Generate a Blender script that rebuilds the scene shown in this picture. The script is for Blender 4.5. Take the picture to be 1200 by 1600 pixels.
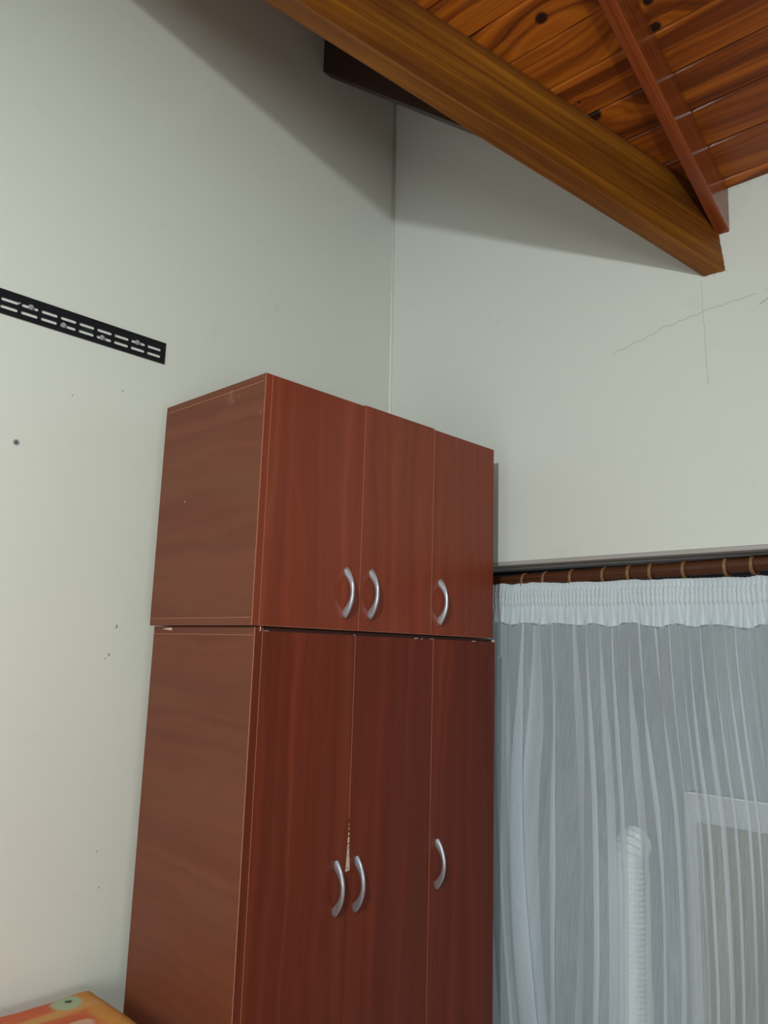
import bpy, bmesh, math, random
import numpy as np
from mathutils import Vector, Matrix, noise
random.seed(7); rng = np.random.default_rng(7)
for o in list(bpy.data.objects): bpy.data.objects.remove(o)
SC = bpy.context.scene
COL = SC.collection

# ------------------------------------------------------------------ camera
XA = (0.69222745, 0.14652148, 0.70664886)      # world x axis seen by the camera (right, down, forward)
YA_ = (-0.7210407, 0.09923129, 0.68575029)
ZA = (0.03035547, -0.98421776, 0.17433857)
cam = bpy.data.cameras.new('camera'); camo = bpy.data.objects.new('camera', cam); COL.objects.link(camo)
right = Vector((XA[0], YA_[0], ZA[0])); down = Vector((XA[1], YA_[1], ZA[1])); fwd = Vector((XA[2], YA_[2], ZA[2]))
m = Matrix((right, -down, -fwd)).transposed().to_4x4(); m.translation = (0, 0, 1.752)
camo.matrix_world = m
cam.sensor_fit = 'VERTICAL'; cam.sensor_height = 36; cam.lens = 36*1225/1600; cam.clip_start = 0.02
SC.camera = camo

# ------------------------------------------------------------------ world, light, exposure
W = bpy.data.worlds.new('world'); SC.world = W; W.use_nodes = True
bg = W.node_tree.nodes['Background']; bg.inputs[0].default_value = (0.50, 0.62, 0.72, 1); bg.inputs[1].default_value = 0.17
def light(name, kind, loc, power, color, **kw):
    l = bpy.data.lights.new(name, kind); l.energy = power; l.color = color
    for k, v in kw.items(): setattr(l, k, v)
    o = bpy.data.objects.new(name, l); o.location = loc; COL.objects.link(o); return o
bulb = light('hanging_lamp_light', 'SPOT', (-1.25, -0.28, 2.85), 225, (0.91, 1.0, 0.95), shadow_soft_size=0.06, spot_size=math.radians(116), spot_blend=1.0)
bulb.rotation_euler = (Vector((1.4, 2.0, 0.95))-Vector(bulb.location)).to_track_quat('-Z', 'Y').to_euler()     # a shaded lamp: full light downwards, less towards the roof
X0, Y0 = -1.6, -2.0
wl = light('back_fill_light', 'AREA', (-1.66, 0.75, 1.45), 10, (0.93, 1.0, 0.95), shape='RECTANGLE', size=1.2, size_y=1.1)  # added soft fill; no window is known on this side
wl.rotation_euler = (math.pi/2, 0, -math.pi/2)      # faces +x, into the room
wf = light('front_fill_light', 'AREA', (-0.9, Y0-.06, 1.2), 38, (0.93, 1.0, 0.95), shape='RECTANGLE', size=1.2, size_y=1.1)  # second added fill, brightens the room from behind the camera
wf.rotation_euler = (math.pi/2, 0, 0)               # faces +y
SC.view_settings.view_transform = 'Standard'; SC.view_settings.look = 'None'
SC.view_settings.gamma = 1; SC.view_settings.use_curve_mapping = False
SC.view_settings.exposure = 0.0

# ------------------------------------------------------------------ node helpers
def srgb(r, g, b):
    f = lambda c: (c/255/12.92 if c/255 <= 0.04045 else ((c/255+0.055)/1.055)**2.4)
    return (f(r), f(g), f(b), 1)
class NT:
    def __init__(s, name):
        s.m = bpy.data.materials.new(name); s.m.use_nodes = True
        s.t = s.m.node_tree; s.N = s.t.nodes; s.L = s.t.links
        s.bsdf = s.N['Principled BSDF']; s.out = s.N['Material Output']
    def put(s, sock, v):
        if hasattr(v, 'is_output') or isinstance(v, bpy.types.NodeSocket): s.L.new(v, sock)
        else: sock.default_value = v
    def math(s, op, a, b=0.0, c=0.0, clamp=False):
        n = s.N.new('ShaderNodeMath'); n.operation = op; n.use_clamp = clamp
        s.put(n.inputs[0], a); s.put(n.inputs[1], b); s.put(n.inputs[2], c); return n.outputs[0]
    def comb(s, x, y, z=0.0):
        n = s.N.new('ShaderNodeCombineXYZ'); s.put(n.inputs[0], x); s.put(n.inputs[1], y); s.put(n.inputs[2], z); return n.outputs[0]
    def sep(s, v):
        n = s.N.new('ShaderNodeSeparateXYZ'); s.L.new(v, n.inputs[0]); return n.outputs
    def uv(s):
        n = s.N.new('ShaderNodeUVMap'); n.uv_map = 'uv'; return n.outputs[0]
    def obj(s):
        return s.N.new('ShaderNodeTexCoord').outputs['Object']
    def noise(s, vec, scale=1.0, detail=3.0, rough=0.5, dist=0.0):
        n = s.N.new('ShaderNodeTexNoise'); s.L.new(vec, n.inputs['Vector'])
        n.inputs['Scale'].default_value = scale; n.inputs['Detail'].default_value = detail
        n.inputs['Roughness'].default_value = rough; n.inputs['Distortion'].default_value = dist; return n.outputs[0]
    def ramp(s, f, stops):
        n = s.N.new('ShaderNodeValToRGB'); s.put(n.inputs[0], f); e = n.color_ramp.elements
        while len(e) > 1: e.remove(e[-1])
        e[0].position = stops[0][0]; e[0].color = stops[0][1]
        for p, c in stops[1:]:
            x = e.new(p); x.color = c
        return n.outputs[0]
    def mix(s, f, a, b, mode='MIX'):
        n = s.N.new('ShaderNodeMix'); n.data_type = 'RGBA'; n.blend_type = mode
        s.put(n.inputs[0], f); s.put(n.inputs[6], a); s.put(n.inputs[7], b); return n.outputs[2]
    def bump(s, h, strength, dist=0.01):
        n = s.N.new('ShaderNodeBump'); s.put(n.inputs['Height'], h); n.inputs['Strength'].default_value = strength
        n.inputs['Distance'].default_value = dist; s.L.new(n.outputs[0], s.bsdf.inputs['Normal'])
    def fin(s, color, rough=0.5, metal=0.0, coat=0.0, spec=None):
        s.put(s.bsdf.inputs['Base Color'], color); s.put(s.bsdf.inputs['Roughness'], rough)
        s.bsdf.inputs['Metallic'].default_value = metal; s.bsdf.inputs['Coat Weight'].default_value = coat
        s.bsdf.inputs['Coat Roughness'].default_value = 0.15
        if spec is not None: s.bsdf.inputs['Specular IOR Level'].default_value = spec
        return s.m

def wood(name, stops, knots=(), ring=55.0, warp=0.035, stretch=1.2, fibre=0.25, rough=0.4, coat=0.0, extra=None, spec=None, lowf=None):
    """stops: colour ramp over ring value; knots: (u, v, size, darkness) in UV metres"""
    t = NT(name); uv = t.uv(); u, v, _ = t.sep(uv)
    w = t.noise(t.comb(t.math('MULTIPLY', u, stretch), t.math('MULTIPLY', v, 7.0)), 1.0, 3.0, 0.55)
    vv = t.math('ADD', v, t.math('MULTIPLY', t.math('SUBTRACT', w, 0.5), warp*2))
    dark = None
    for (ku, kv, ks, kd) in knots:
        du = t.math('DIVIDE', t.math('SUBTRACT', u, ku), ks*2.6); dv = t.math('DIVIDE', t.math('SUBTRACT', v, kv), ks*1.25)
        r2 = t.math('ADD', t.math('MULTIPLY', du, du), t.math('MULTIPLY', dv, dv))
        g = t.math('POWER', 2.718, t.math('MULTIPLY', r2, -0.35))
        vv = t.math('ADD', vv, t.math('MULTIPLY', g, ks*1.9))
        d2u = t.math('DIVIDE', t.math('SUBTRACT', u, ku), ks*0.55); d2v = t.math('DIVIDE', t.math('SUBTRACT', v, kv), ks*0.45)
        q = t.math('SQRT', t.math('ADD', t.math('MULTIPLY', d2u, d2u), t.math('MULTIPLY', d2v, d2v)))
        k = t.math('MULTIPLY', t.math('SUBTRACT', 1.25, q, clamp=True), kd*2.2, clamp=True)
        dark = k if dark is None else t.math('MAXIMUM', dark, k)
    rings = t.noise(t.comb(t.math('MULTIPLY', vv, ring), t.math('MULTIPLY', u, 0.35)), 1.0, 2.0, 0.6)
    fib = t.noise(t.comb(t.math('MULTIPLY', u, 6.0), t.math('MULTIPLY', v, 420.0)), 1.0, 2.0, 0.6)
    val = t.math('ADD', rings, t.math('MULTIPLY', t.math('SUBTRACT', fib, 0.5), fibre))
    c = t.ramp(val, stops)
    if lowf:
        lf = t.noise(t.comb(t.math('MULTIPLY', u, lowf[0]), t.math('MULTIPLY', v, lowf[1])), 1.0, 2.0, 0.5)
        c = t.mix(t.math('MULTIPLY', t.math('SUBTRACT', lf, 0.35, clamp=True), lowf[3], clamp=True), c, lowf[2])
    if dark is not None: c = t.mix(dark, c, srgb(22, 10, 6))
    if extra: c = extra(t, c)
    t.bump(val, 0.12, 0.003)
    return t.fin(c, rough, 0, coat, spec)

def plain(name, col, rough=0.5, metal=0.0, var=0.08, scale=20, spec=None):
    t = NT(name); n = t.noise(t.obj(), scale, 3)
    c = t.mix(n, tuple(x*(1-var) for x in col[:3])+(1,), tuple(min(1, x*(1+var)) for x in col[:3])+(1,))
    return t.fin(c, rough, metal, 0, spec)

# ------------------------------------------------------------------ object helpers
def link(name, me, mats, parent=None):
    o = bpy.data.objects.new(name, me); COL.objects.link(o)
    for mm in (mats if isinstance(mats, (list, tuple)) else [mats]): me.materials.append(mm)
    if parent is not None: o.parent = parent
    return o
def tag(o, label=None, cat=None, group=None, kind=None):
    if label: o['label'] = label
    if cat: o['category'] = cat
    if group: o['group'] = group
    if kind: o['kind'] = kind
    return o
def empty(name, loc=(0, 0, 0)):
    o = bpy.data.objects.new(name, None); o.location = loc; o.empty_display_size = 0.05; COL.objects.link(o); return o
class MB:
    """mesh collector; faces carry UVs in metres and a material index; vertices in world coordinates"""
    def __init__(s, origin=(0, 0, 0)): s.v = []; s.f = []; s.uv = []; s.mi = []; s.sm = []; s.o = Vector(origin)
    def face(s, pts, uvs=None, mi=0, smooth=False):
        b = len(s.v); s.v += [tuple(Vector(p)-s.o) for p in pts]; s.f.append(tuple(range(b, b+len(pts))))
        s.uv += [tuple(q) for q in (uvs if uvs else [(0, 0)]*len(pts))]; s.mi.append(mi); s.sm.append(smooth)
    def box(s, lo, hi, grain=2, mi=0, off=(0, 0)):
        x0, y0, z0 = lo; x1, y1, z1 = hi
        F = [((x0,y0,z0),(x1,y0,z0),(x1,y0,z1),(x0,y0,z1)), ((x1,y1,z0),(x0,y1,z0),(x0,y1,z1),(x1,y1,z1)),
             ((x0,y1,z0),(x0,y0,z0),(x0,y0,z1),(x0,y1,z1)), ((x1,y0,z0),(x1,y1,z0),(x1,y1,z1),(x1,y0,z1)),
             ((x0,y0,z1),(x1,y0,z1),(x1,y1,z1),(x0,y1,z1)), ((x0,y1,z0),(x1,y1,z0),(x1,y0,z0),(x0,y0,z0))]
        ax = [1, 1, 0, 0, 2, 2]
        for f, a in zip(F, ax):
            rest = [i for i in range(3) if i != a]
            g = grain if grain in rest else rest[0]; o = [i for i in rest if i != g][0]
            s.face(f, [(p[g]+off[0], p[o]+off[1]) for p in f], mi)
    def hexa(s, sec, d, L, n=1, off=(0, 0), start=0.0, jit=0.0):
        """beam: section of 4 points swept along d"""
        d = Vector(d); per = [0]
        for i in range(4): per.append(per[-1]+(sec[(i+1) % 4]-sec[i]).length)
        rows = []
        for k in range(n+1):
            q = start+(L-start)*k/n
            rows.append([sec[i]+d*q+Vector((0, jit*noise.noise((q*3.1, i*7.7, 1)), jit*noise.noise((q*2.7, i*5.3, 9)))) for i in range(4)])
        dl = d.length
        for k in range(n):
            u0 = (start+(L-start)*k/n)*dl; u1 = (start+(L-start)*(k+1)/n)*dl
            for i in range(4):
                j = (i+1) % 4
                s.face([rows[k][i], rows[k][j], rows[k+1][j], rows[k+1][i]],
                       [(u0+off[0], per[i]+off[1]), (u0+off[0], per[i+1]+off[1]), (u1+off[0], per[i+1]+off[1]), (u1+off[0], per[i]+off[1])])
        s.face(list(reversed(rows[0])), [(p.y, p.z) for p in reversed(rows[0])]); s.face(rows[-1], [(p.y, p.z) for p in rows[-1]])
    def mesh(s, name, weld=True):
        me = bpy.data.meshes.new(name); me.from_pydata(s.v, [], s.f)
        l = me.uv_layers.new(name='uv')
        l.data.foreach_set('uv', np.array(s.uv, dtype=np.float32).ravel())
        me.polygons.foreach_set('material_index', s.mi); me.polygons.foreach_set('use_smooth', s.sm)
        if weld:
            bm = bmesh.new(); bm.from_mesh(me); bmesh.ops.remove_doubles(bm, verts=bm.verts, dist=1e-5)
            bmesh.ops.recalc_face_normals(bm, faces=bm.faces); bm.to_mesh(me); bm.free()
        me.update(); return me
    def build(s, name, mats, parent=None, bevel=0, weld=True):
        o = link(name, s.mesh(name, weld), mats, parent)
        if parent is not None: o.location = s.o-parent.location
        else: o.location = s.o
        if bevel:
            md = o.modifiers.new('bevel', 'BEVEL'); md.width = bevel; md.segments = 2; md.limit_method = 'ANGLE'
        return o
def tube(mb, pts, rad, n=16, mi=0, cap=True, vs=1.0):
    """swept tube; rad a number or list"""
    P = [Vector(p) for p in pts]; N = len(P); rows = []; L = 0; up = None
    for i, p in enumerate(P):
        tt = (P[min(i+1, N-1)]-P[max(i-1, 0)]).normalized()
        if up is None:
            up = Vector((0, 0, 1)) if abs(tt.z) < 0.9 else Vector((1, 0, 0))
        a = tt.cross(up).normalized(); up = a.cross(tt).normalized()
        r = rad[i] if isinstance(rad, (list, tuple)) else rad
        if i: L += (P[i]-P[i-1]).length
        rows.append(([p+(a*math.cos(2*math.pi*k/n)+up*math.sin(2*math.pi*k/n))*r for k in range(n)], L))
    for (r0, l0), (r1, l1) in zip(rows, rows[1:]):
        for k in range(n):
            j = (k+1) % n; v0 = k/n*0.15; v1 = (k+1)/n*0.15
            mb.face([r0[k], r0[j], r1[j], r1[k]], [(l0, v0), (l0, v1), (l1, v1), (l1, v0)], mi, True)
    if cap: mb.face(list(reversed(rows[0][0])), None, mi); mb.face(rows[-1][0], None, mi)
def prism(mb, poly, axis, a, b, mi=0, smooth=False):
    """poly in the two other axes extruded along axis from a to b"""
    def P(q, h):
        l = list(q); l.insert(axis, h); return tuple(l)
    n = len(poly)
    mb.face([P(q, a) for q in poly], [q for q in poly], mi); mb.face([P(q, b) for q in reversed(poly)], [q for q in reversed(poly)], mi)
    for i in range(n):
        j = (i+1) % n; mb.face([P(poly[i], a), P(poly[i], b), P(poly[j], b), P(poly[j], a)], [(a, 0), (b, 0), (b, .01), (a, .01)], mi, smooth)

# ------------------------------------------------------------------ place constants (metres)
YW = 2.010            # left wall plane  y
XW = 2.090            # right wall plane x
YF = 1.450            # wardrobe front
SL = 0.48             # roof slope towards the right wall
SL2 = 0.8276          # slope of the second roof face
VT = 0.58             # valley run
X0, Y0 = -1.6, -2.0
ZE = 3.046
def Zc(x): return ZE+SL*(XW-x)
def Yv(x): return 0.785+VT*(XW-x)
def Z2(y): return ZE+SL2*(y-0.785)
XV = XW-(YW-0.785)/VT

# ------------------------------------------------------------------ structure materials
def wall_mat(name, base, tint):
    t = NT(name); o = t.obj()
    n1 = t.noise(o, 1.3, 4, 0.55); n2 = t.noise(o, 9.0, 5, 0.6); n3 = t.noise(o, 160.0, 3, 0.6)
    c = t.mix(n1, base, tint)
    sp = t.math('MULTIPLY', t.math('SUBTRACT', n2, 0.63, clamp=True), 1.3, clamp=True)
    c = t.mix(sp, c, tuple(x*0.7 for x in base[:3])+(1,))
    t.bump(t.math('ADD', t.math('MULTIPLY', n3, 0.25), t.math('MULTIPLY', n2, 1.0)), 0.10, 0.006)
    return t.fin(c, 0.62, 0, 0, 0.35)
M_wallA = wall_mat('painted_plaster_warm', (0.69, 0.70, 0.66, 1), (0.725, 0.735, 0.69, 1))
M_wallB = wall_mat('painted_plaster_cool', (0.69, 0.705, 0.68, 1), (0.73, 0.74, 0.71, 1))
M_floor = NT('ceramic_floor').fin((0.42, 0.42, 0.38, 1), 0.4)
M_back = plain('plaster_beyond', (0.55, 0.56, 0.52), 0.8)

# left wall (behind the wardrobe), polygon follows the roof
def slab(name, poly, axis, a, b, mat):
    mb = MB(); prism(mb, poly, axis, a, b); o = mb.build(name, mat); tag(o, kind='structure'); return o
slab('wall_left', [(X0-.2, 0), (XW, 0), (XW, Z2(YW)+.05), (XV, Z2(YW)+.05), (X0-.2, Zc(X0-.2)+.05)], 1, YW, YW+.2, M_wallA)
# right wall with a tall opening for the patio window; leans very slightly
WY0, WY1, WZ0, WZ1, WT = -0.25, 1.80, 0.03, 2.048, 0.30
mb = MB()
def lean(x, y, z): return (x-0.018*max(0, z-2.4), y, z)
def wallpiece(pts):
    f = [lean(XW, y, z) for y, z in pts]; b = [(XW+WT, y, z) for y, z in pts]; n = len(pts)
    mb.face(f); mb.face(list(reversed(b)))
    for i in range(n):
        j = (i+1) % n; mb.face([f[i], b[i], b[j], f[j]])
wallpiece([(Y0, WZ1), (YW+.1, WZ1), (YW+.1, 2.4), (Y0, 2.4)])
wallpiece([(Y0, 2.4), (YW+.1, 2.4), (YW+.1, Z2(YW+.1)+.03), (0.785, ZE+.03), (Y0, ZE+.03)])
wallpiece([(Y0, 0), (WY0, 0), (WY0, WZ1), (Y0, WZ1)])
wallpiece([(WY1, 0), (YW+.1, 0), (YW+.1, WZ1), (WY1, WZ1)])
wallpiece([(WY0, 0), (WY1, 0), (WY1, WZ0), (WY0, WZ0)])
wall_right = tag(mb.build('wall_right', M_wallB), kind='structure')
mb = MB()      # back wall; its opening is made up to hold the fill light
for (ya, yb, za, zb) in ((Y0-.2, .12, 0, Zc(X0)+.2), (1.38, YW, 0, Zc(X0)+.2), (.12, 1.38, 0, .88), (.12, 1.38, 2.02, Zc(X0)+.2)):
    mb.box((X0-.2, ya, za), (X0, yb, zb))
tag(mb.build('wall_back', M_back, weld=False), kind='structure')
mb = MB()
for (ya, yb, za, zb) in ((.12, .17, .88, 2.02), (1.33, 1.38, .88, 2.02), (.17, 1.33, .88, .93), (.17, 1.33, 1.97, 2.02), (.735, .765, .93, 1.97)):
    mb.box((X0-.18, ya, za), (X0-.12, yb, zb))
tag(mb.build('added_window_back', plain('white_frame', (.7, .7, .7), .4), weld=False), kind='structure')  # unseen frame, added around the back fill light
mb = MB()  # front wall; the opening is put in for the second fill
for (xa, xb, za, zb) in ((X0-.2, -1.53, 0, Zc(X0)+.2), (-.27, XW+.2, 0, 3.1), (-1.53, -.27, 0, .62), (-1.53, -.27, 1.78, 3.1)):
    mb.box((xa, Y0-.2, za), (xb, Y0, zb))
prism(mb, [(-1.53, 3.1), (XW+.2, 3.1), (-1.53, Zc(-1.53)+.1)], 1, Y0-.2, Y0)
tag(mb.build('wall_front', M_back, weld=False), kind='structure')
mb = MB()
for (xa, xb, za, zb) in ((-1.53, -1.48, .62, 1.78), (-.32, -.27, .62, 1.78), (-1.48, -.32, .62, .67), (-1.48, -.32, 1.73, 1.78), (-.915, -.885, .67, 1.73)):
    mb.box((xa, Y0-.18, za), (xb, Y0-.12, zb))
tag(mb.build('added_window_front', plain('white_frame', (.7, .7, .7), .4), weld=False), kind='structure')  # out-of-view frame, made up to go with the front fill light
slab('floor', [(X0-.2, Y0-.2), (XW+WT, Y0-.2), (XW+WT, YW+.2), (X0-.2, YW+.2)], 2, -.1, 0, M_floor)

# ------------------------------------------------------------------ ceiling of varnished pine boards
PITCH = 0.1018; X_SEAM = 1.644
rowoff = lambda k: (k*3.71, k*0.53)
CK = math.sqrt(1+SL*SL)
knots = []
for (kx, ky, s, d) in [(1.489, 0.946, 0.030, 1.0), (1.632, 0.715, 0.026, 1.0), (1.574, 0.705, 0.024, 1.0), (1.753, 0.945, 0.032, 1.0), (1.704, 0.965, 0.008, .8),
                       (1.30, 0.70, 0.03, 1.0), (1.52, 0.40, 0.025, 1.0), (1.90, 0.36, 0.014, .7)]:
    k = math.floor((kx-X_SEAM)/PITCH); ou, ov = rowoff(k); knots.append((ky+ou, kx*CK+ov, s, d))
pine = [(0.26, srgb(66, 26, 3)), (0.40, srgb(112, 50, 8)), (0.50, srgb(150, 76, 13)), (0.62, srgb(176, 95, 20)), (0.80, srgb(196, 114, 30))]
def board_tone(t, c):
    u, v, _ = t.sep(t.uv()); k = t.math('FLOOR', t.math('DIVIDE', u, 3.71))
    wn = t.N.new('ShaderNodeTexWhiteNoise'); wn.noise_dimensions = '1D'; t.L.new(k, wn.inputs['W'])
    return t.mix(t.math('MULTIPLY', wn.outputs[0], 0.45), c, srgb(104, 40, 10))
M_pine = wood('varnished_pine_boards', pine, knots, ring=34, warp=0.05, stretch=1.3, fibre=0.22, rough=0.30, coat=0.25, extra=board_tone)
mb = MB()
k0 = math.floor((X0-.2-X_SEAM)/PITCH); G = 0.004
for k in range(k0, 6):
    xa = X_SEAM+k*PITCH; xb = min(xa+PITCH, XW+.06)
    if xa > XW: break
    ou, ov = rowoff(k)
    # profile: groove, chamfer, flat, chamfer
    prof = [(xa, 0.006), (xa+0.0012, 0.006), (xa+G, 0.0), (xb-G, 0.0), (xb-0.0012, 0.006), (xb, 0.006)]
    for (p0, h0), (p1, h1) in zip(prof, prof[1:]):
        ya = Y0-.1
        e0 = min(YW+.05, Yv(p0)); e1 = min(YW+.05, Yv(p1))
        n = 1
        mb.face([(p0, ya, Zc(p0)+h0), (p0, e0, Zc(p0)+h0), (p1, e1, Zc(p1)+h1), (p1, ya, Zc(p1)+h1)],
                [(ya+ou, p0*CK+ov), (e0+ou, p0*CK+ov), (e1+ou, p1*CK+ov), (ya+ou, p1*CK+ov)])
# second roof face beyond the valley
for k in range(0, 14):
    ya = 0.785+k*PITCH*0.9; yb = ya+PITCH*0.9
    if ya > YW+.03: break
    ou, ov = rowoff(k+40)
    prof = [(ya, .006), (ya+G, 0), (yb-G, 0), (yb, .006)]
    for (p0, h0), (p1, h1) in zip(prof, prof[1:]):
        a0 = XW-(p0-0.785)/VT; a1 = XW-(p1-0.785)/VT; e = XW+.05
        mb.face([(a0, p0, Z2(p0)+h0), (e, p0, Z2(p0)+h0), (e, p1, Z2(p1)+h1), (a1, p1, Z2(p1)+h1)],
                [(a0+ou, p0+ov), (e+ou, p0+ov), (e+ou, p1+ov), (a1+ou, p1+ov)])
ceil_ob = mb.build('ceiling', M_pine); tag(ceil_ob, kind='structure')
md = ceil_ob.modifiers.new('thick', 'SOLIDIFY'); md.thickness = 0.03; md.offset = 1 if False else 0
ceil_ob.modifiers.remove(md)
# roof deck above the boards keeps daylight out
mb = MB(); h = .03
mb.face([(X0-.3, Y0-.3, Zc(X0-.3)+h), (X0-.3, YW+.3, Zc(X0-.3)+h), (XV, YW+.3, Zc(XV)+h), (XV, YW, Zc(XV)+h), (XW+.4, 0.785-VT*.4, Zc(XW+.4)+h), (XW+.4, Y0-.3, Zc(XW+.4)+h)])
mb.face([(XV, YW, Z2(YW)+h), (XV, YW+.3, Z2(YW)+h+.2), (XW+.4, YW+.3, Z2(YW)+h+.2), (XW+.4, 0.785-VT*.4, Z2(0.785-VT*.4)+h)])
mb.build('roof_deck', M_back, ceil_ob)

# ------------------------------------------------------------------ beams
oak = [(0.22, srgb(92, 48, 12)), (0.42, srgb(120, 68, 14)), (0.58, srgb(144, 87, 19)), (0.8, srgb(166, 106, 30))]
M_beam = wood('varnished_beam_wood', oak, [], ring=44, warp=0.03, stretch=0.9, fibre=0.45, rough=0.48, spec=0.35,
              lowf=(1.6, 9.0, srgb(78, 36, 10), 2.6))
red = [(0.25, srgb(78, 30, 10)), (0.45, srgb(116, 50, 18)), (0.62, srgb(140, 66, 26)), (0.8, srgb(158, 80, 34))]
M_rafter = wood('varnished_rafter_wood', red, ring=50, warp=0.02, stretch=0.8, fibre=0.35, rough=0.30, coat=0.5)
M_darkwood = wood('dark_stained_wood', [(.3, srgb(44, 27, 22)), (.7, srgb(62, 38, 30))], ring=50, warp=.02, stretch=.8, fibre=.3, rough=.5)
V = Vector
Nn = V((XW, 0.733, 2.808)); sec = [Nn, Nn+V((0, .025, .238)), Nn+V((0, .092, .243)), Nn+V((0, .062, .003))]
mb = MB(); mb.hexa(sec, (-1, VT, SL), 3.0, n=60, start=-0.05, jit=0.0035)
tag(mb.build('roof_beam', M_beam, bevel=0.003), 'thick yellow-brown varnished beam running diagonally down to the right wall', 'beam')
Nr = V((XW, 0.721, 2.918)); sec = [Nr, Nr+V((0, -.002, .127)), Nr+V((0, .036, .127)), Nr+V((0, .036, .002))]
mb = MB(); mb.hexa(sec, (-1, 0.008, SL), 3.2, n=20, start=-0.03, jit=0.0015, off=(5, 3))
tag(mb.build('rafter', M_rafter, bevel=0.003), 'slim reddish-brown rafter under the pine boards, meeting the thick beam at the wall', 'rafter')
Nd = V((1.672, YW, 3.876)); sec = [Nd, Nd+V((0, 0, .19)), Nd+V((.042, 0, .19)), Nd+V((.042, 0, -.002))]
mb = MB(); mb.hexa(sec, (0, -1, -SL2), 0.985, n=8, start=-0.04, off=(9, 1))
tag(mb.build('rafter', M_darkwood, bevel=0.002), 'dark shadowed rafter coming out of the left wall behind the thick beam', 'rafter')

# ------------------------------------------------------------------ wall marks
M_caulk = plain('white_filler', (0.80, 0.80, 0.77), 0.7)
mb = MB(); z0 = 1.2
tube(mb, [(XW-.004, YW-.004, 0.05), (XW-.004, YW-.004, 2.4), (XW-.018*1.56-.004, YW-.004, 3.96)], 0.0055, 10)
tag(mb.build('trim_1', M_caulk), kind='structure')
M_crack = plain('crack_line', srgb(158, 160, 157), 0.9)
def ribbon(mb, pts, w, off=0.0006, mi=0):
    for (a, b) in zip(pts, pts[1:]):
        d = V((b[0]-a[0], b[1]-a[1])).normalized(); n = V((-d.y, d.x))*w/2
        q = [(a[0]+n.x, a[1]+n.y), (b[0]+n.x, b[1]+n.y), (b[0]-n.x, b[1]-n.y), (a[0]-n.x, a[1]-n.y)]
        mb.face([(lean(XW, 0, z)[0]-off, y, z) for y, z in q], None, mi)
mb = MB()
def jag(a, b, n, amp, seed):
    r = random.Random(seed)
    return [(a[0]+(b[0]-a[0])*i/n+(r.uniform(-amp, amp) if 0 < i < n else 0), a[1]+(b[1]-a[1])*i/n+(r.uniform(-amp, amp) if 0 < i < n else 0)) for i in range(n+1)]
c1 = jag((1.08, 2.655), (0.93, 2.694), 8, .005, 1)+jag((0.93, 2.694), (0.80, 2.714), 7, .004, 2)[1:]+jag((0.80, 2.714), (0.66, 2.722), 8, .003, 3)[1:]
ribbon(mb, c1, 0.0011); ribbon(mb, jag((0.655, 2.69), (0.60, 2.71), 5, .003, 5), 0.002)
ribbon(mb, jag((0.806, 2.80), (0.800, 2.50), 16, .0012, 4), 0.0007)
mb.build('crack', M_crack, wall_right)
# rough plaster rims where the timber enters the wall
M_rim = plain('rough_plaster', (0.66, 0.67, 0.66), 0.9)
mb = MB(); rr = random.Random(3)
def rim(mb, a, b, n, r):
    for i in range(n+1):
        y = a[0]+(b[0]-a[0])*i/n; z = a[1]+(b[1]-a[1])*i/n
        c = V((lean(XW, 0, z)[0], y+rr.uniform(-.003, .003), z+rr.uniform(-.003, .003))); s = r*rr.uniform(.6, 1.3)
        pts = [c+V((dx*s*.5, dy*s, dz*s)) for dx, dy, dz in ((-1, 0, 0), (0, 1, .2), (0, 0, 1), (0, -1, -.2), (0, .1, -1))]
        for q in ((0, 1, 2), (0, 2, 3), (0, 3, 4), (0, 4, 1)): mb.face([pts[j] for j in q])
rim(mb, (0.736, 2.810), (0.80, 2.813), 16, .005); rim(mb, (0.737, 2.815), (0.747, 2.918), 18, .0032)
rim(mb, (0.722, 2.928), (0.720, 3.040), 18, .0035); rim(mb, (0.718, 3.046), (0.66, 3.047), 12, .0045)
mb.build('plaster_rim', M_rim, wall_right, weld=False)
M_hole = plain('dark_plug', srgb(50, 55, 62), 0.6); M_plug = plain('grey_plug', srgb(140, 146, 150), 0.5)
def ringdisc(mb, c, r0, r1, d, n=20, mi=0):
    for k in range(n):
        a = 2*math.pi*k/n; b = 2*math.pi*(k+1)/n
        f = lambda r, t, yy: (c[0]+r*math.cos(t), yy, c[2]+r*math.sin(t))
        mb.face([f(r0, a, c[1]-d), f(r1, a, c[1]-d), f(r1, b, c[1]-d), f(r0, b, c[1]-d)], None, mi)
        mb.face([f(r1, a, c[1]-d), f(r1, a, c[1]), f(r1, b, c[1]), f(r1, b, c[1]-d)], None, mi)
e = empty('wall_plug', (0.730, YW, 2.242)); tag(e, 'small grey plastic wall plug in a drilled hole left of the wardrobe', 'wall plug')
mb = MB((0.730, YW, 2.242)); ringdisc(mb, (0.730, YW, 2.242), .0032, .0075, .0016); mb.build('collar', M_plug, e)
mb = MB((0.730, YW, 2.242)); ringdisc(mb, (0.730, YW, 2.242), 0, .0034, .0006); mb.build('hole', M_hole, e)
M_fleck = plain('wall_fleck', srgb(158, 157, 152), 0.9)
mb = MB()
for (x, z, s) in [(1.03, 1.72, .005), (1.02, 1.71, .003), (1.06, 1.13, .003), (0.995, 1.125, .002), (1.045, 1.22, .003), (1.045, 1.795, .006), (0.86, 2.40, .003), (1.0, 2.45, .004)]:
    mb.face([(x-s*.5, YW-.0005, z-s), (x+s*.6, YW-.0005, z-s*.6), (x+s*.3, YW-.0005, z+s), (x-s*.4, YW-.0005, z+s*.7)])
mb.build('fleck', M_fleck, bpy.data.objects['wall_left'])

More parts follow.
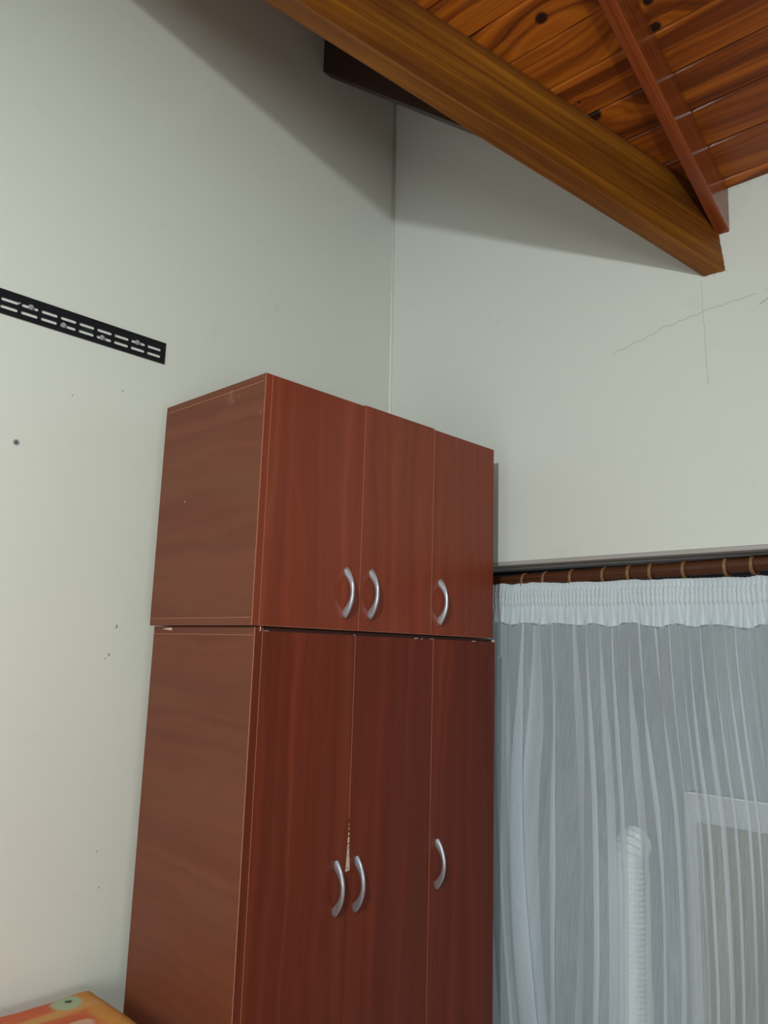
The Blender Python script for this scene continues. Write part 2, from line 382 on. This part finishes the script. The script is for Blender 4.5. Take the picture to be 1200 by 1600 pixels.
# ------------------------------------------------------------------ television bracket on the left wall
M_black = plain('black_powder_coat', srgb(20, 21, 30), 0.42, 0, .2)
M_zinc = plain('zinc', srgb(176, 184, 190), 0.35, 0.35)
BX0, BX1, BZ0, BZ1 = 0.20, 1.120, 2.563, 2.627
def curve_mesh(name, outer, holes, ext):
    cu = bpy.data.curves.new(name, 'CURVE'); cu.dimensions = '2D'; cu.fill_mode = 'BOTH'; cu.extrude = ext
    for pl in [outer]+holes:
        sp = cu.splines.new('POLY'); sp.points.add(len(pl)-1); sp.use_cyclic_u = True
        for i, (x, y) in enumerate(pl): sp.points[i].co = (x, y, 0, 1)
    o = bpy.data.objects.new('tmp', cu); COL.objects.link(o); dg = bpy.context.evaluated_depsgraph_get()
    me = bpy.data.meshes.new_from_object(o.evaluated_get(dg)); bpy.data.objects.remove(o); me.name = name; return me
holes = []
for k in range(-9, 8):
    for zc in (2.6015, 2.5815):
        a = .703+.0512*k; b = a+.0435; r = .0041; pl = []
        if a < BX0+.005: continue
        for i in range(7): t = math.pi/2+math.pi*i/6; pl.append((a+r+r*math.cos(t)-BX0, zc+r*math.sin(t)-BZ0))
        for i in range(7): t = -math.pi/2+math.pi*i/6; pl.append((b-r+r*math.cos(t)-BX0, zc+r*math.sin(t)-BZ0))
        holes.append(pl)
me = curve_mesh('plate', [(0, 0), (BX1-BX0, 0), (BX1-BX0, BZ1-BZ0), (0, BZ1-BZ0)], holes, 0.001)
me.transform(Matrix.Rotation(math.pi/2, 4, 'X'))
br = empty('tv_wall_bracket', (BX0, YW, BZ0)); tag(br, 'long black slotted steel bracket screwed to the left wall above the wardrobe side', 'wall bracket')
pl = link('plate', me, M_black, br); pl.location = (0, -.003, 0)
mb = MB((BX0, YW, BZ0))
mb.box((BX0, YW-.0055, BZ1-.0015), (BX1, YW-.003, BZ1)); mb.box((BX0, YW-.0055, BZ0), (BX1, YW-.003, BZ0+.0015)); mb.build('lip', M_black, br)
for (bx, bz) in [(0.697, 2.603), (0.727, 2.603), (0.815, 2.583), (0.924, 2.583), (1.029, 2.602)]:
    c = (bx, YW-.0035, bz); mb = MB(c)
    tube(mb, [c, (bx, YW-.0055, bz)], .0072 if bx != .697 else .003, 16)
    tube(mb, [(bx, YW-.0055, bz), (bx, YW-.0095, bz)], .0048 if bx != .697 else .002, 6)
    mb.build('bolt', M_zinc, br)
cu = bpy.data.curves.new('lettering', 'FONT'); cu.body = 'TIRNA'; cu.size = .0105; cu.extrude = .0003; cu.align_x = 'CENTER'; cu.align_y = 'CENTER'
to = bpy.data.objects.new('tmp', cu); COL.objects.link(to); me = bpy.data.meshes.new_from_object(to.evaluated_get(bpy.context.evaluated_depsgraph_get())); bpy.data.objects.remove(to)
me.transform(Matrix.Rotation(math.pi/2, 4, 'X'))
lt = link('lettering', me, plain('grey_stamp', srgb(58, 62, 62), .6), br); lt.location = (.880-BX0, -.0043, 2.5915-BZ0); lt.scale = (1.15, 1, 1)

# ------------------------------------------------------------------ wardrobe
mah = [(0.22, srgb(112, 44, 24)), (0.45, srgb(130, 52, 29)), (0.60, srgb(141, 59, 34)), (0.8, srgb(154, 72, 45))]
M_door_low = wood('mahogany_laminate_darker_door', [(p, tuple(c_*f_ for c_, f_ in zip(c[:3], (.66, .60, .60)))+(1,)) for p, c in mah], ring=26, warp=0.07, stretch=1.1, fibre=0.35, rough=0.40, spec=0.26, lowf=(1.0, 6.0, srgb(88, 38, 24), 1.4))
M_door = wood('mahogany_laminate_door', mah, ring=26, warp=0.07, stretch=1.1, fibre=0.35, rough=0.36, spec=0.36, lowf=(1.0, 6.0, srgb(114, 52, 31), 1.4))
def dusty(t, c):
    x, y, z = t.sep(t.obj())
    P = t.obj(); n = t.noise(P, 38, 4, 0.7)
    dy = t.math('DIVIDE', t.math('SUBTRACT', y, 1.585-1.45), 0.04); dz = t.math('DIVIDE', t.math('SUBTRACT', z, 2.362), 0.025)
    r = t.math('ADD', t.math('MULTIPLY', dy, dy), t.math('MULTIPLY', dz, dz))
    msk = t.math('MULTIPLY', t.math('SUBTRACT', 1.0, r, clamp=True), t.math('MULTIPLY', t.math('SUBTRACT', n, .45, clamp=True), 3.2, clamp=True))
    return t.mix(t.math('MULTIPLY', msk, .6, clamp=True), c, srgb(150, 122, 104))
sidec = [(0.25, srgb(90, 45, 30)), (0.45, srgb(104, 53, 36)), (0.6, srgb(113, 60, 41)), (0.8, srgb(125, 72, 50))]
M_side = wood('mahogany_laminate_side', [(0.3, srgb(100, 50, 34)), (0.7, srgb(114, 61, 42))], ring=22, warp=0.07, stretch=2.2, fibre=0.30, rough=0.48, spec=0.28, extra=dusty, lowf=(3.0, 9.0, srgb(108, 68, 47), 1.2))
M_line = plain('edge_banding', srgb(176, 112, 88), 0.5)
M_inner = plain('dark_laminate', srgb(66, 26, 18), 0.5)
M_chip = plain('bare_chipboard', srgb(205, 180, 160), 0.8)
M_brown = plain('hardboard_back', srgb(176, 132, 84), 0.8)
M_steel = NT('satin_nickel'); M_steel = M_steel.fin(srgb(205, 210, 222), 0.30, 0.85)
LWD = 0.0013
def handle(parent, x, z0, z1, out=0.034, lab=None):
    """bow handle: crescent in the y-z plane, given a width along x that narrows in the middle"""
    n = 22; zc = (z0+z1)/2; hh = (z1-z0)/2; c = (x, YF, zc); mb = MB(c); rows = []
    for i in range(n+1):
        s = -1+2*i/n
        yo = .008+(out-.008)*(1-abs(s)**2.1); yi = (out-.0075)*(1-abs(s)**2.2); ym = (yo+yi)/2*(1-abs(s)**6)
        po = (YF-yo, zc+hh*s); pi = (YF-yi+.0006, zc+hh*.70*s); pm = (YF-ym+.0004, zc+hh*s*(.85+.125*abs(s)**4))
        w = 0.0044+0.0012*abs(s)**3; wo = w*(.6-.35*abs(s)**6)
        rows.append([(x-wo, *po), (x+wo, *po), (x+w, *pm), (x+w, *pi), (x-w, *pi), (x-w, *pm)])
    for r0, r1 in zip(rows, rows[1:]):
        for k in range(6):
            j = (k+1) % 6; mb.face([r0[k], r0[j], r1[j], r1[k]], None, 0, True)
    mb.face(list(reversed(rows[0]))); mb.face(rows[-1])
    o = link('handle', mb.mesh('handle'), M_steel, parent); o.location = V(c)-V(parent_world(parent))
    md = o.modifiers.new('b', 'BEVEL'); md.width = .0009; md.segments = 2; md.limit_method = 'ANGLE'
    return o
def parent_world(o):
    p = V(o.location)
    while o.parent: o = o.parent; p += V(o.location)
    return p
def part(mb, name, mats, parent, bevel=0):
    o = link(name, mb.mesh(name), mats, parent); o.location = mb.o-parent_world(parent)
    if bevel:
        md = o.modifiers.new('bevel', 'BEVEL'); md.width = bevel; md.segments = 2; md.limit_method = 'ANGLE'
    return o
def cabinet(name, x0, x1, y1, z0, z1, doors, dz0, dz1, strip, label, handles, upper):
    root = empty(name, (x0, YF, z0)); tag(root, label, 'wardrobe')
    O = (x0, YF, 0)
    T = .018
    mb = MB(O); mb.box((x0, YF, z0+T+.0005), (x0+strip-.0006, y1, z1-T-.0005), grain=1, off=(z0*3, 7))
    for lx in (x0, x0+strip-.0012):
        mb.box((lx-.0002, YF-.0010, z0+(.002 if upper else .002)), (lx+LWD-.0002, YF+.0004, z1-.002), mi=1)
    mb.box((x0-.0004, YF+.004, z1-T-.0012), (x0+.0004, y1-.01, z1-T+.0), mi=1)
    mb.box((x0-.0004, YF+.004, z0+T), (x0+.0004, y1-.01, z0+T+.0011), mi=1)
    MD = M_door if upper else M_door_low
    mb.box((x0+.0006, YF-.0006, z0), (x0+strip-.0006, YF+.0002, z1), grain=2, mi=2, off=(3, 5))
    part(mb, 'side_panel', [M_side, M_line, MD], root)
    mb = MB(O); mb.box((x1-T, YF+T+.001, z0+T), (x1, y1, z1-T), grain=1); part(mb, 'side_panel', [M_side], root)
    rec = 0 if upper else .0
    mb = MB(O); mb.box((x0, YF+rec, z1-T), (x0+strip-.0006, y1, z1), grain=1, off=(3, 9)); mb.box((x0+strip-.0006, YF+T+.002, z1-T), (x1, y1, z1), grain=0, off=(2, 4)); part(mb, 'top_panel', [M_side], root, .0006)
    mb = MB(O); mb.box((x0, YF, z0), (x0+strip-.0006, y1, z0+T), grain=1, off=(6, 2)); mb.box((x0+strip-.0006, YF+T+.002, z0), (x1, y1, z0+T), grain=0, off=(2, 4)); part(mb, 'bottom_panel', [M_side], root, .0006)
    mb = MB(O); mb.box((x0+T+.004, y1-.02, z0+T+.001), (x1-T-.001, y1-.016, z1-T-.001)); part(mb, 'back_panel', [M_brown], root)
    for i, ((a, b, proud, dtop), (hx, hz0, hz1)) in enumerate(zip(doors, handles)):
        dp = (a, YF, dz0); mb = MB(dp)
        mb.box((a, YF-proud, dz0), (b, YF+T-proud, dz1+dtop), grain=2, off=(i*1.37+(5 if upper else 0), i*.71))
        if i: mb.box((a-.0003, YF-proud-.0005, dz0+.001 if upper or i != 1 else 1.345), (a+(LWD if upper else .0009)-.0003, YF-proud+.0004, dz1+dtop-.001), mi=1)
        if upper: mb.box((a+.001, YF-proud-.0004, dz0-.0002), (b-.001, YF-proud+.0004, dz0+.0007), mi=1)
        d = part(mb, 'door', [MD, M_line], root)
        handle(d, hx, hz0, hz1)
    return root
up = cabinet('wardrobe_top_cabinet', 1.077, 1.990, 1.893, 1.799, 2.396,
    [(1.0985, 1.4100, 0, 0), (1.4112, 1.6950, .0008, .003), (1.6962, 1.990, .0008, 0)], 1.8005, 2.396, .021,
    'short reddish-brown three-door cabinet stacked on top of the tall wardrobe', [(1.360, 1.830, 1.959), (1.449, 1.831, 1.962), (1.730, 1.828, 1.960)], True)
lo = cabinet('wardrobe', 1.087, 2.000, 1.886, 0.06, 1.797,
    [(1.1105, 1.4035, 0, 0), (1.4045, 1.7070, 0, -.0005), (1.7080, 2.000, .001, 0)], 0.07, 1.7885, .023,
    'tall reddish-brown three-door wardrobe standing against the left wall', [(1.364, 1.131, 1.258), (1.432, 1.128, 1.258), (1.737, 1.125, 1.255)], False)
mb = MB((1.087, YF, 0)); mb.box((1.11, YF+.03, 0), (1.98, YF+.05, .06)); mb.box((1.11, 1.86, 0), (1.98, 1.88, .06)); part(mb, 'plinth', [M_inner], lo)
mb = MB((1.087, YF, 0)); mb.box((1.112, YF+.012, 1.779), (1.999, YF+.0185, 1.797)); part(mb, 'top_rail', [M_inner], lo)
# torn veneer sliver between the two left doors of the tall wardrobe
mb = MB((1.405, YF, 1.28)); y = YF-.0010
def poly(pts, mi=0, yy=None):
    prism(mb, [(1.405+a, b) for a, b in pts], 1, (yy or y), YF+.0005, mi)
def prism_xz(mb, pts, ya, yb, mi=0): 
    mb.face([(x_, ya, z_) for x_, z_ in pts], None, mi)
    n = len(pts)
    for i in range(n):
        j = (i+1) % n; mb.face([(pts[i][0], ya, pts[i][1]), (pts[i][0], yb, pts[i][1]), (pts[j][0], yb, pts[j][1]), (pts[j][0], ya, pts[j][1])], None, mi)
for pts in ([(-.0068, 1.225), (.0066, 1.2265), (.0060, 1.238), (.0032, 1.268), (.0028, 1.287), (-.0020, 1.287), (-.0036, 1.262), (-.0056, 1.236)],
            [(-.0024, 1.290), (.0026, 1.290), (.0024, 1.300), (.0010, 1.3045), (-.0018, 1.3025)], [(-.0014, 1.308), (.0018, 1.307), (.0020, 1.311), (.0002, 1.3145), (-.0012, 1.3125)],
            [(-.0006, 1.320), (.0008, 1.320), (.0008, 1.325), (-.0004, 1.3255)], [(-.0004, 1.330), (.0006, 1.330), (.0004, 1.335), (-.0003, 1.3345)]):
    prism_xz(mb, [(1.405+a, b) for a, b in pts], YF-.0012, YF+.0003)
for pts in ([(-.004, 1.233), (.001, 1.2305), (.0045, 1.231), (.000, 1.2325), (-.0035, 1.2345)], [(-.0025, 1.262), (.0005, 1.258), (.003, 1.270), (.0005, 1.261)], [(-.001, 1.272), (.0028, 1.282), (.0016, 1.283), (-.0014, 1.275)]):
    prism_xz(mb, [(1.405+a, b) for a, b in pts], YF-.0016, YF-.001, 1)
o = part(mb, 'torn_edge', [M_chip, M_inner], lo); o['label'] = 'pale torn strip where the laminate edge has come off'
# chips along the top edge of the tall wardrobe
mb = MB((1.087, YF, 0)); rr = random.Random(5)
def chip(x, z, w, h):
    mb = MB((x, YF, z)); prism_xz(mb, [(x-w/2, z-h/2), (x+w/2, z-h*.3), (x+w*.3, z+h/2), (x-w*.4, z+h*.3)], YF-.0011, YF+.001)
    o = part(mb, 'chipped_edge', [M_chip], lo); o['label'] = 'small pale chip on the top edge'
for (x, z, w, h) in [(1.636, 1.7885, .014, .003), (1.895, 1.7885, .02, .0025), (1.40, 1.789, .006, .0022), (1.703, 1.789, .016, .0016), (1.993, 1.792, .014, .008), (1.120, 1.789, .016, .0014), (1.102, 1.793, .003, .012), (1.66, 1.788, .006, .002)]: chip(x, z, w, h)
mb = MB((1.087, YF, 0))
mb.face([(1.0862, 1.845, 1.791), (1.0862, 1.80, 1.7945), (1.0862, 1.795, 1.787)]); part(mb, 'chipped_edge', [M_chip], lo)
for (yy, zz, s) in [(1.766, 2.117, .0035), (1.463, 2.30, .0022), (1.472, 1.818, .0015)]:
    mb = MB((1.077, yy, zz)); mb.face([(1.0764, yy-s, zz), (1.0764, yy, zz-s*.7), (1.0764, yy+s*.8, zz+s*.3), (1.0764, yy-s*.3, zz+s*.6)])
    part(mb, 'chipped_spot', [M_chip], up)

# ------------------------------------------------------------------ patio window behind the curtain
M_alu = plain('white_aluminium', (0.50, 0.53, 0.54), 0.35)
M_grey = wood('grey_head_board', [(0.3, srgb(150, 146, 144)), (0.5, srgb(176, 171, 169)), (0.7, srgb(192, 188, 184))], ring=60, warp=.01, stretch=.5, fibre=.4, rough=.6)
M_dark = plain('dark_frame', srgb(40, 36, 36), 0.6)
t = NT('window_glass'); t.bsdf.inputs['Transmission Weight'].default_value = 1; M_glass = t.fin((0.9, 0.95, 0.93, 1), 0.0)
M_panel = plain('greige_panel', srgb(122, 120, 104), 0.5)
win = empty('window_1', (XW+.25, 0.8, 0.03)); tag(win, kind='structure')
def wp(lo_, hi_, name, mat, grain=1, bevel=.002):
    mb = MB((XW+.25, .8, .03)); mb.box(lo_, hi_, grain=grain); return part(mb, name, [mat], win, bevel)
XG = XW+.24
wp((XW+.001, WY0, 2.036), (XW+.05, WY1, 2.048), 'head_board', M_grey)
wp((XW+.052, WY0, 2.039), (XW+.10, WY1, 2.048), 'head_board', M_grey)
wp((XW+.102, WY0, 2.035), (XW+.16, WY1, 2.048), 'head_board', M_grey)
wp((XW+.165, WY0, 1.99), (XW+.28, WY1, 2.046), 'head_frame', M_dark)
wp((XG, WY0, .03), (XG+.05, WY0+.05, 1.99), 'jamb', M_alu, 2); wp((XG, WY1-.05, .03), (XG+.05, WY1, 1.99), 'jamb', M_alu, 2)
wp((XG, WY0+.05, .03), (XG+.05, WY1-.05, .07), 'sill_rail', M_alu)
wp((XG-.01, WY0+.05, 1.300), (XG+.04, 1.005, 1.378), 'mid_rail', M_alu)
wp((XG-.0125, WY0+.05, 1.376), (XG-.009, 1.0, 1.3795), 'rail_glint', plain('painted_glint', (.95, .97, 1), .2), 1, 0)  # white strip stands in for light caught on the rail's top edge
wp((XG-.012, .975, .07), (XG+.04, 1.010, 1.378), 'stile', M_alu, 2)
wp((XG+.01, WY0+.05, .07), (XG+.02, .975, 1.300), 'lower_panel', M_panel)
wp((XG+.022, WY0+.05, .07), (XG+.026, WY1-.05, 1.99), 'pane', M_glass, 2, 0)

# ------------------------------------------------------------------ ribbed white hose between curtain and glass
M_hose = plain('white_ribbed_plastic', (0.90, 0.95, 1.0), 0.25)
cx, cy = XW+.135, 1.140; path = []; ztop = 1.165
L = 0; pts = []
nst = 640
total = (ztop-.01)+math.pi/2*.055
for i in range(nst+1):
    s = total*i/nst
    if s < ztop-.01: p = (cx, cy, .01+s)
    else:
        a = (s-(ztop-.01))/.055; p = (cx+.055*(1-math.cos(a)), cy, ztop+.055*math.sin(a))
    pts.append(p)
rad = [0.044+0.0052*math.sin(2*math.pi*(total*i/nst)/.0145) for i in range(nst+1)]
mb = MB((cx, cy, .0)); tube(mb, pts, rad, 24)
# ------------------------------------------------------------------ curtain rod, rings, curtain
M_rod = wood('brown_rod', [(0.3, srgb(58, 28, 15)), (0.5, srgb(78, 40, 21)), (0.75, srgb(96, 54, 31))], ring=80, warp=.01, stretch=1, fibre=.3, rough=.4)
M_ring = wood('wooden_ring', [(0.3, srgb(112, 78, 50)), (0.6, srgb(142, 104, 70))], ring=80, fibre=.2, rough=.45)
XC = 2.150; XR = XC+.014
def zrod(y): return 2.007-0.022*(y-0.8)
mb = MB((XR, .7, zrod(.7))); tube(mb, [(XR, y, zrod(y)) for y in np.linspace(-.22, 1.74, 12)], .0215, 24)
rod = empty('curtain_rod', (XR, .7, zrod(.7))); tag(rod, 'thick brown wooden curtain rod under the window lintel', 'curtain rod')
part(mb, 'rod', [M_rod], rod)
for yy in (-.235, 1.755):
    mb = MB((XR, yy, zrod(yy))); tube(mb, [(XR, yy-.03, zrod(yy)), (XR, yy-.012, zrod(yy)), (XR, yy+.012, zrod(yy)), (XR, yy+.03, zrod(yy))], [.012, .028, .028, .012], 20); part(mb, 'finial', [M_rod], rod)
hose_mb = (mb, None)
ordn = ['nearest the wardrobe', 'second from the wardrobe', 'third from the wardrobe', 'fourth from the wardrobe', 'fifth from the wardrobe', 'sixth from the wardrobe', 'seventh from the wardrobe', 'eighth from the wardrobe', 'ninth from the wardrobe']
ring_me = None
for i, yy in enumerate([1.445, 1.365, 1.271, 1.158, 1.079, 1.011, 0.912, 0.800, 0.729]):
    if ring_me is None:
        mb = MB(); n = 28
        R_, r_ = .0250, .0030; rows = []
        for a in range(n):
            t1 = 2*math.pi*a/n
            rows.append([((R_+r_*math.cos(t2))*math.cos(t1), r_*1.9*math.sin(t2), (R_+r_*math.cos(t2))*math.sin(t1)) for t2 in [2*math.pi*b/8 for b in range(8)]])
        for a in range(n):
            for b in range(8): mb.face([rows[a][b], rows[a][(b+1) % 8], rows[(a+1) % n][(b+1) % 8], rows[(a+1) % n][b]], [(a*.01, b*.002)]*4, 0, True)
        ring_me = mb.mesh('curtain_ring'); ring_me.materials.append(M_ring)
    o = bpy.data.objects.new('curtain_ring', ring_me); COL.objects.link(o); o.location = (XR, yy, zrod(yy)-.0035); o.rotation_euler = (0, 0, random.uniform(-.12, .12))
    tag(o, 'brown wooden ring on the curtain rod, '+ordn[i], 'curtain ring', 'wooden rings on the curtain rod')
def fabric(name, op, edge, col):
    t = NT(name); t.N.remove(t.bsdf)
    tr = t.N.new('ShaderNodeBsdfTransparent'); df = t.N.new('ShaderNodeBsdfDiffuse'); tl = t.N.new('ShaderNodeBsdfTranslucent')
    df.inputs[0].default_value = col; tl.inputs[0].default_value = col
    a = t.N.new('ShaderNodeMixShader'); a.inputs[0].default_value = .3; t.L.new(df.outputs[0], a.inputs[1]); t.L.new(tl.outputs[0], a.inputs[2])
    lw = t.N.new('ShaderNodeLayerWeight'); lw.inputs[0].default_value = .35
    u, v, _ = t.sep(t.uv())
    th = t.noise(t.comb(t.math('MULTIPLY', u, 700.0), t.math('MULTIPLY', v, 10.0)), 1, 2, .6)
    cl = t.noise(t.comb(t.math('MULTIPLY', u, 9.0), t.math('MULTIPLY', v, 1.6)), 1, 3, .55)
    f = t.math('ADD', op, t.math('MULTIPLY', lw.outputs['Facing'], edge))
    f = t.math('ADD', f, t.math('MULTIPLY', t.math('SUBTRACT', th, .5), .28)); f = t.math('ADD', f, t.math('MULTIPLY', t.math('SUBTRACT', cl, .5), .25), clamp=True)
    mx = t.N.new('ShaderNodeMixShader'); t.L.new(f, mx.inputs[0]); t.L.new(tr.outputs[0], mx.inputs[1]); t.L.new(a.outputs[0], mx.inputs[2])
    t.L.new(mx.outputs[0], t.out.inputs[0]); return t.m
M_sheer = fabric('sheer_voile', .37, .58, (0.86, 0.92, 1.0, 1))
M_head = fabric('gathered_voile', .90, .2, (0.87, 0.93, 1.0, 1))
cur = empty('curtain', (XC, .7, 1.975)); tag(cur, 'white sheer gathered curtain hanging beside the wardrobe', 'curtain')
CY0, CY1 = -.15, 1.70
def nz(*a): return noise.noise(a)
def grid(name, mat, ns, zs, fn, parent):
    vs = []; uv = []
    for j, q in enumerate(zs):
        for i in range(ns+1):
            s = CY0+(CY1-CY0)*i/ns; x, y, z = fn(s, q)
            vs.append((x-XC, y-.7, z-1.975)); uv.append((s, z))
    fs = [(j*(ns+1)+i, j*(ns+1)+i+1, (j+1)*(ns+1)+i+1, (j+1)*(ns+1)+i) for j in range(len(zs)-1) for i in range(ns)]
    me = bpy.data.meshes.new(name); me.from_pydata(vs, [], fs); l = me.uv_layers.new(name='uv')
    idx = np.zeros(len(me.loops), dtype=np.int32); me.loops.foreach_get('vertex_index', idx)
    l.data.foreach_set('uv', np.array(uv, dtype=np.float32)[idx].ravel()); me.polygons.foreach_set('use_smooth', [True]*len(fs))
    return link(name, me, mat, parent)
def ztop_c(y): return 1.976-.004*math.sin(y*3)+.005*nz(y*9, 3, 0)+.004*nz(y*26, 5, 0)
def head_fn(s, q):
    # q 0..1 from the frill's top to the frill's hem
    z = ztop_c(s)-q*0.128-(.0035*math.sin(s*52+3*nz(s*4, 0, 7))+.004*nz(s*18, 8, 2))*(q**3)
    ph = s*2*math.pi/.0125+2.6*nz(s*11, q*.7, 3)+1.6*nz(s*30, q*2.2, 5)
    tape = 1/(1+math.exp(-(q-.17)/.012))*(1-1/(1+math.exp(-(q-.55)/.012)))
    amp = .0046*(1-tape)+.0026*tape
    st = math.exp(-((q-.17)/.014)**2)+math.exp(-((q-.36)/.012)**2)*.6+math.exp(-((q-.55)/.014)**2)
    ph2 = s*2*math.pi/.034+3*nz(s*7, q*.8, 13)
    a2 = .001 if q < .55 else .009*(q-.5)*2
    return (XC-.012-.006*tape+.0045*st-amp*math.sin(ph)*(1-.5*min(1, st))-a2*math.sin(ph2)-.006*nz(s*6, 0, 41), s+.0012*math.cos(ph), z)
grid('heading_frill', M_head, 1500, np.linspace(0, 1, 26), head_fn, cur)
def body_fn(s, q):
    z = 1.862-q
    k = min(1, .25+q/.45)
    ph = s*2*math.pi/.088+6.5*nz(s*3.3, q*.28, 1.5)+2.4*nz(s*10, q*.6, 4)
    env = .55+1.0*abs(nz(s*5.3, q*.5, 9))+.5*nz(s*2.6, 3, 2)
    env *= .42+.58/(1+math.exp(-(s-1.0)/.03))
    B = (.005+.015*k)*env; Cc = (.009+.022*k)*env
    ph2 = s*2*math.pi/.027+5*nz(s*6, q*.45, 6)
    b2 = (.0016+.0022*nz(s*7, q, 55))
    near = 1/(1+math.exp(-(s-1.24)/.05))
    dr = (.055*nz(s*2.7, q*.8, 33)+.10*near*nz(s*5, q*.9, 71))*min(1, q/.5)
    sm = .0035*nz(s*12, q*5, 21)*k
    return (XC-.004-B*math.sin(ph)-b2*math.sin(ph2)+sm, s+dr+Cc*math.sin(2*ph+.5)+.003*math.cos(ph2), z)
grid('sheer_panel', M_sheer, 1100, np.concatenate([np.linspace(0, .3, 14), np.linspace(.34, 1.80, 44)]), body_fn, cur)

hr = empty('ribbed_hose', (cx, cy, 0)); tag(hr, 'white ribbed flexible hose standing upright behind the sheer curtain', 'hose')
mb = MB((cx, cy, .0)); tube(mb, pts, rad, 24); part(mb, 'tube', [M_hose], hr)

# ------------------------------------------------------------------ bed with a patterned quilt, lower left corner
M_bedwood = wood('bed_wood', oak, rough=.5)
bed = empty('bed', (0.1, 1.4, 0)); tag(bed, 'high bed under the orange quilt, against the left wall beside the wardrobe', 'bed')
def bp(lo_, hi_, name, mat, bev=.01):
    mb = MB((.1, 1.4, 0)); mb.box(lo_, hi_, grain=0); return part(mb, name, [mat], bed, bev)
bp((-.80, 1.02, .40), (1.02, 1.94, .52), 'bed_frame', M_bedwood)
for (lx, ly) in ((-.78, 1.04), (.95, 1.04), (-.78, 1.87), (.95, 1.87)): bp((lx, ly, 0), (lx+.06, ly+.06, .40), 'leg', M_bedwood)
bp((-.79, 1.03, .52), (1.01, 1.93, .868), 'mattress', plain('mattress_cloth', (.6, .58, .52), .9), .04)
t = NT('orange_quilt_cloth'); x, y, z = t.sep(t.obj())
big = t.noise(t.comb(t.math('MULTIPLY', x, 6.0), t.math('MULTIPLY', y, 9.0)), 1, 3, .5)
c = t.ramp(big, [(.30, srgb(200, 92, 60)), (.50, srgb(206, 104, 62)), (.62, srgb(214, 136, 70)), (.8, srgb(224, 170, 120))])
dg = t.math('ADD', t.math('MULTIPLY', x, .85), t.math('MULTIPLY', y, .0))
edge = t.math('MULTIPLY', t.math('SUBTRACT', t.math('ADD', x, t.math('MULTIPLY', t.noise(t.obj(), 14, 3), .05)), .985), 40, clamp=True)
c = t.mix(edge, c, srgb(208, 142, 66))
bd = t.math('ABSOLUTE', t.math('SUBTRACT', t.math('ADD', y, t.math('MULTIPLY', t.noise(t.obj(), 9, 2), .04)), 1.895))
c = t.mix(t.math('MULTIPLY', t.math('SUBTRACT', .022, bd, clamp=True), 80, clamp=True), c, srgb(206, 150, 88))
def blob(c, bx, by, rx, ry, col, nzs=.35):
    dx = t.math('DIVIDE', t.math('SUBTRACT', x, bx), rx); dy = t.math('DIVIDE', t.math('SUBTRACT', y, by), ry)
    r = t.math('SQRT', t.math('ADD', t.math('MULTIPLY', dx, dx), t.math('MULTIPLY', dy, dy)))
    r = t.math('ADD', r, t.math('MULTIPLY', t.math('SUBTRACT', t.noise(t.obj(), 30, 2), .5), nzs))
    return t.mix(t.math('MULTIPLY', t.math('SUBTRACT', 1.0, r, clamp=True), 4, clamp=True), c, col)
c = blob(c, .955, 1.915, .042, .040, srgb(170, 184, 150), .6); c = blob(c, .960, 1.918, .010, .010, srgb(70, 78, 66), .1)
c = blob(c, .93, 1.79, .035, .03, srgb(214, 168, 140), .6)
for (bx, by) in ((.6, 1.75), (.35, 1.5), (.1, 1.8), (.7, 1.3), (-.3, 1.6)): c = blob(c, bx, by, .05, .06, srgb(176, 196, 162))
t.bump(t.noise(t.obj(), 60, 3), .25, .004); M_quilt = t.fin(c, .85)
# draped quilt: top sheet with rounded shoulder and hanging sides
def quilt_pt(a, b):
    # a,b in metres over the unfolded cloth; top spans x -.82..1.045, y 1.0..1.985
    def fold(q, lo_, hi_):
        R = .035
        if q > hi_-R:
            e = q-(hi_-R); ang = min(e/R, math.pi/2); rest = max(0, e-R*math.pi/2)
            return hi_-R+R*math.sin(ang), R*(1-math.cos(ang))+rest
        if q < lo_+R:
            e = lo_+R-q; ang = min(e/R, math.pi/2); rest = max(0, e-R*math.pi/2)
            return lo_+R-R*math.sin(ang), R*(1-math.cos(ang))+rest
        return q, 0
    x_, dx = fold(a, -.83, 1.046); y_, dy = fold(b, .99, 1.975)
    z_ = .915-max(dx, dy)-.25*min(dx, dy)+.006*nz(a*4, b*4, 2)+.0025*nz(a*16, b*16, 5)
    wob = .006*math.sin((a+b)*25)*min(1, max(dx, dy)*5)
    return (x_+(wob if dx > dy else 0)*(-1 if a > 0 else 1)*.5, y_+(-abs(wob) if dy >= dx and dy > 0 and b < 1.5 else 0), z_)
av = np.linspace(-1.13, 1.33, 124); bv = np.linspace(.70, 2.12, 82)
vs = [tuple(V(quilt_pt(a, b))) for b in bv for a in av]; na = len(av)
fs = [(j*na+i, j*na+i+1, (j+1)*na+i+1, (j+1)*na+i) for j in range(len(bv)-1) for i in range(na-1)]
me = bpy.data.meshes.new('quilt'); me.from_pydata(vs, [], fs); me.polygons.foreach_set('use_smooth', [True]*len(fs))
q = link('quilt', me, M_quilt); md = q.modifiers.new('s', 'SOLIDIFY'); md.thickness = .012; md.offset = -1
tag(q, 'orange patterned quilt with pale green flowers spread over the bed', 'quilt')
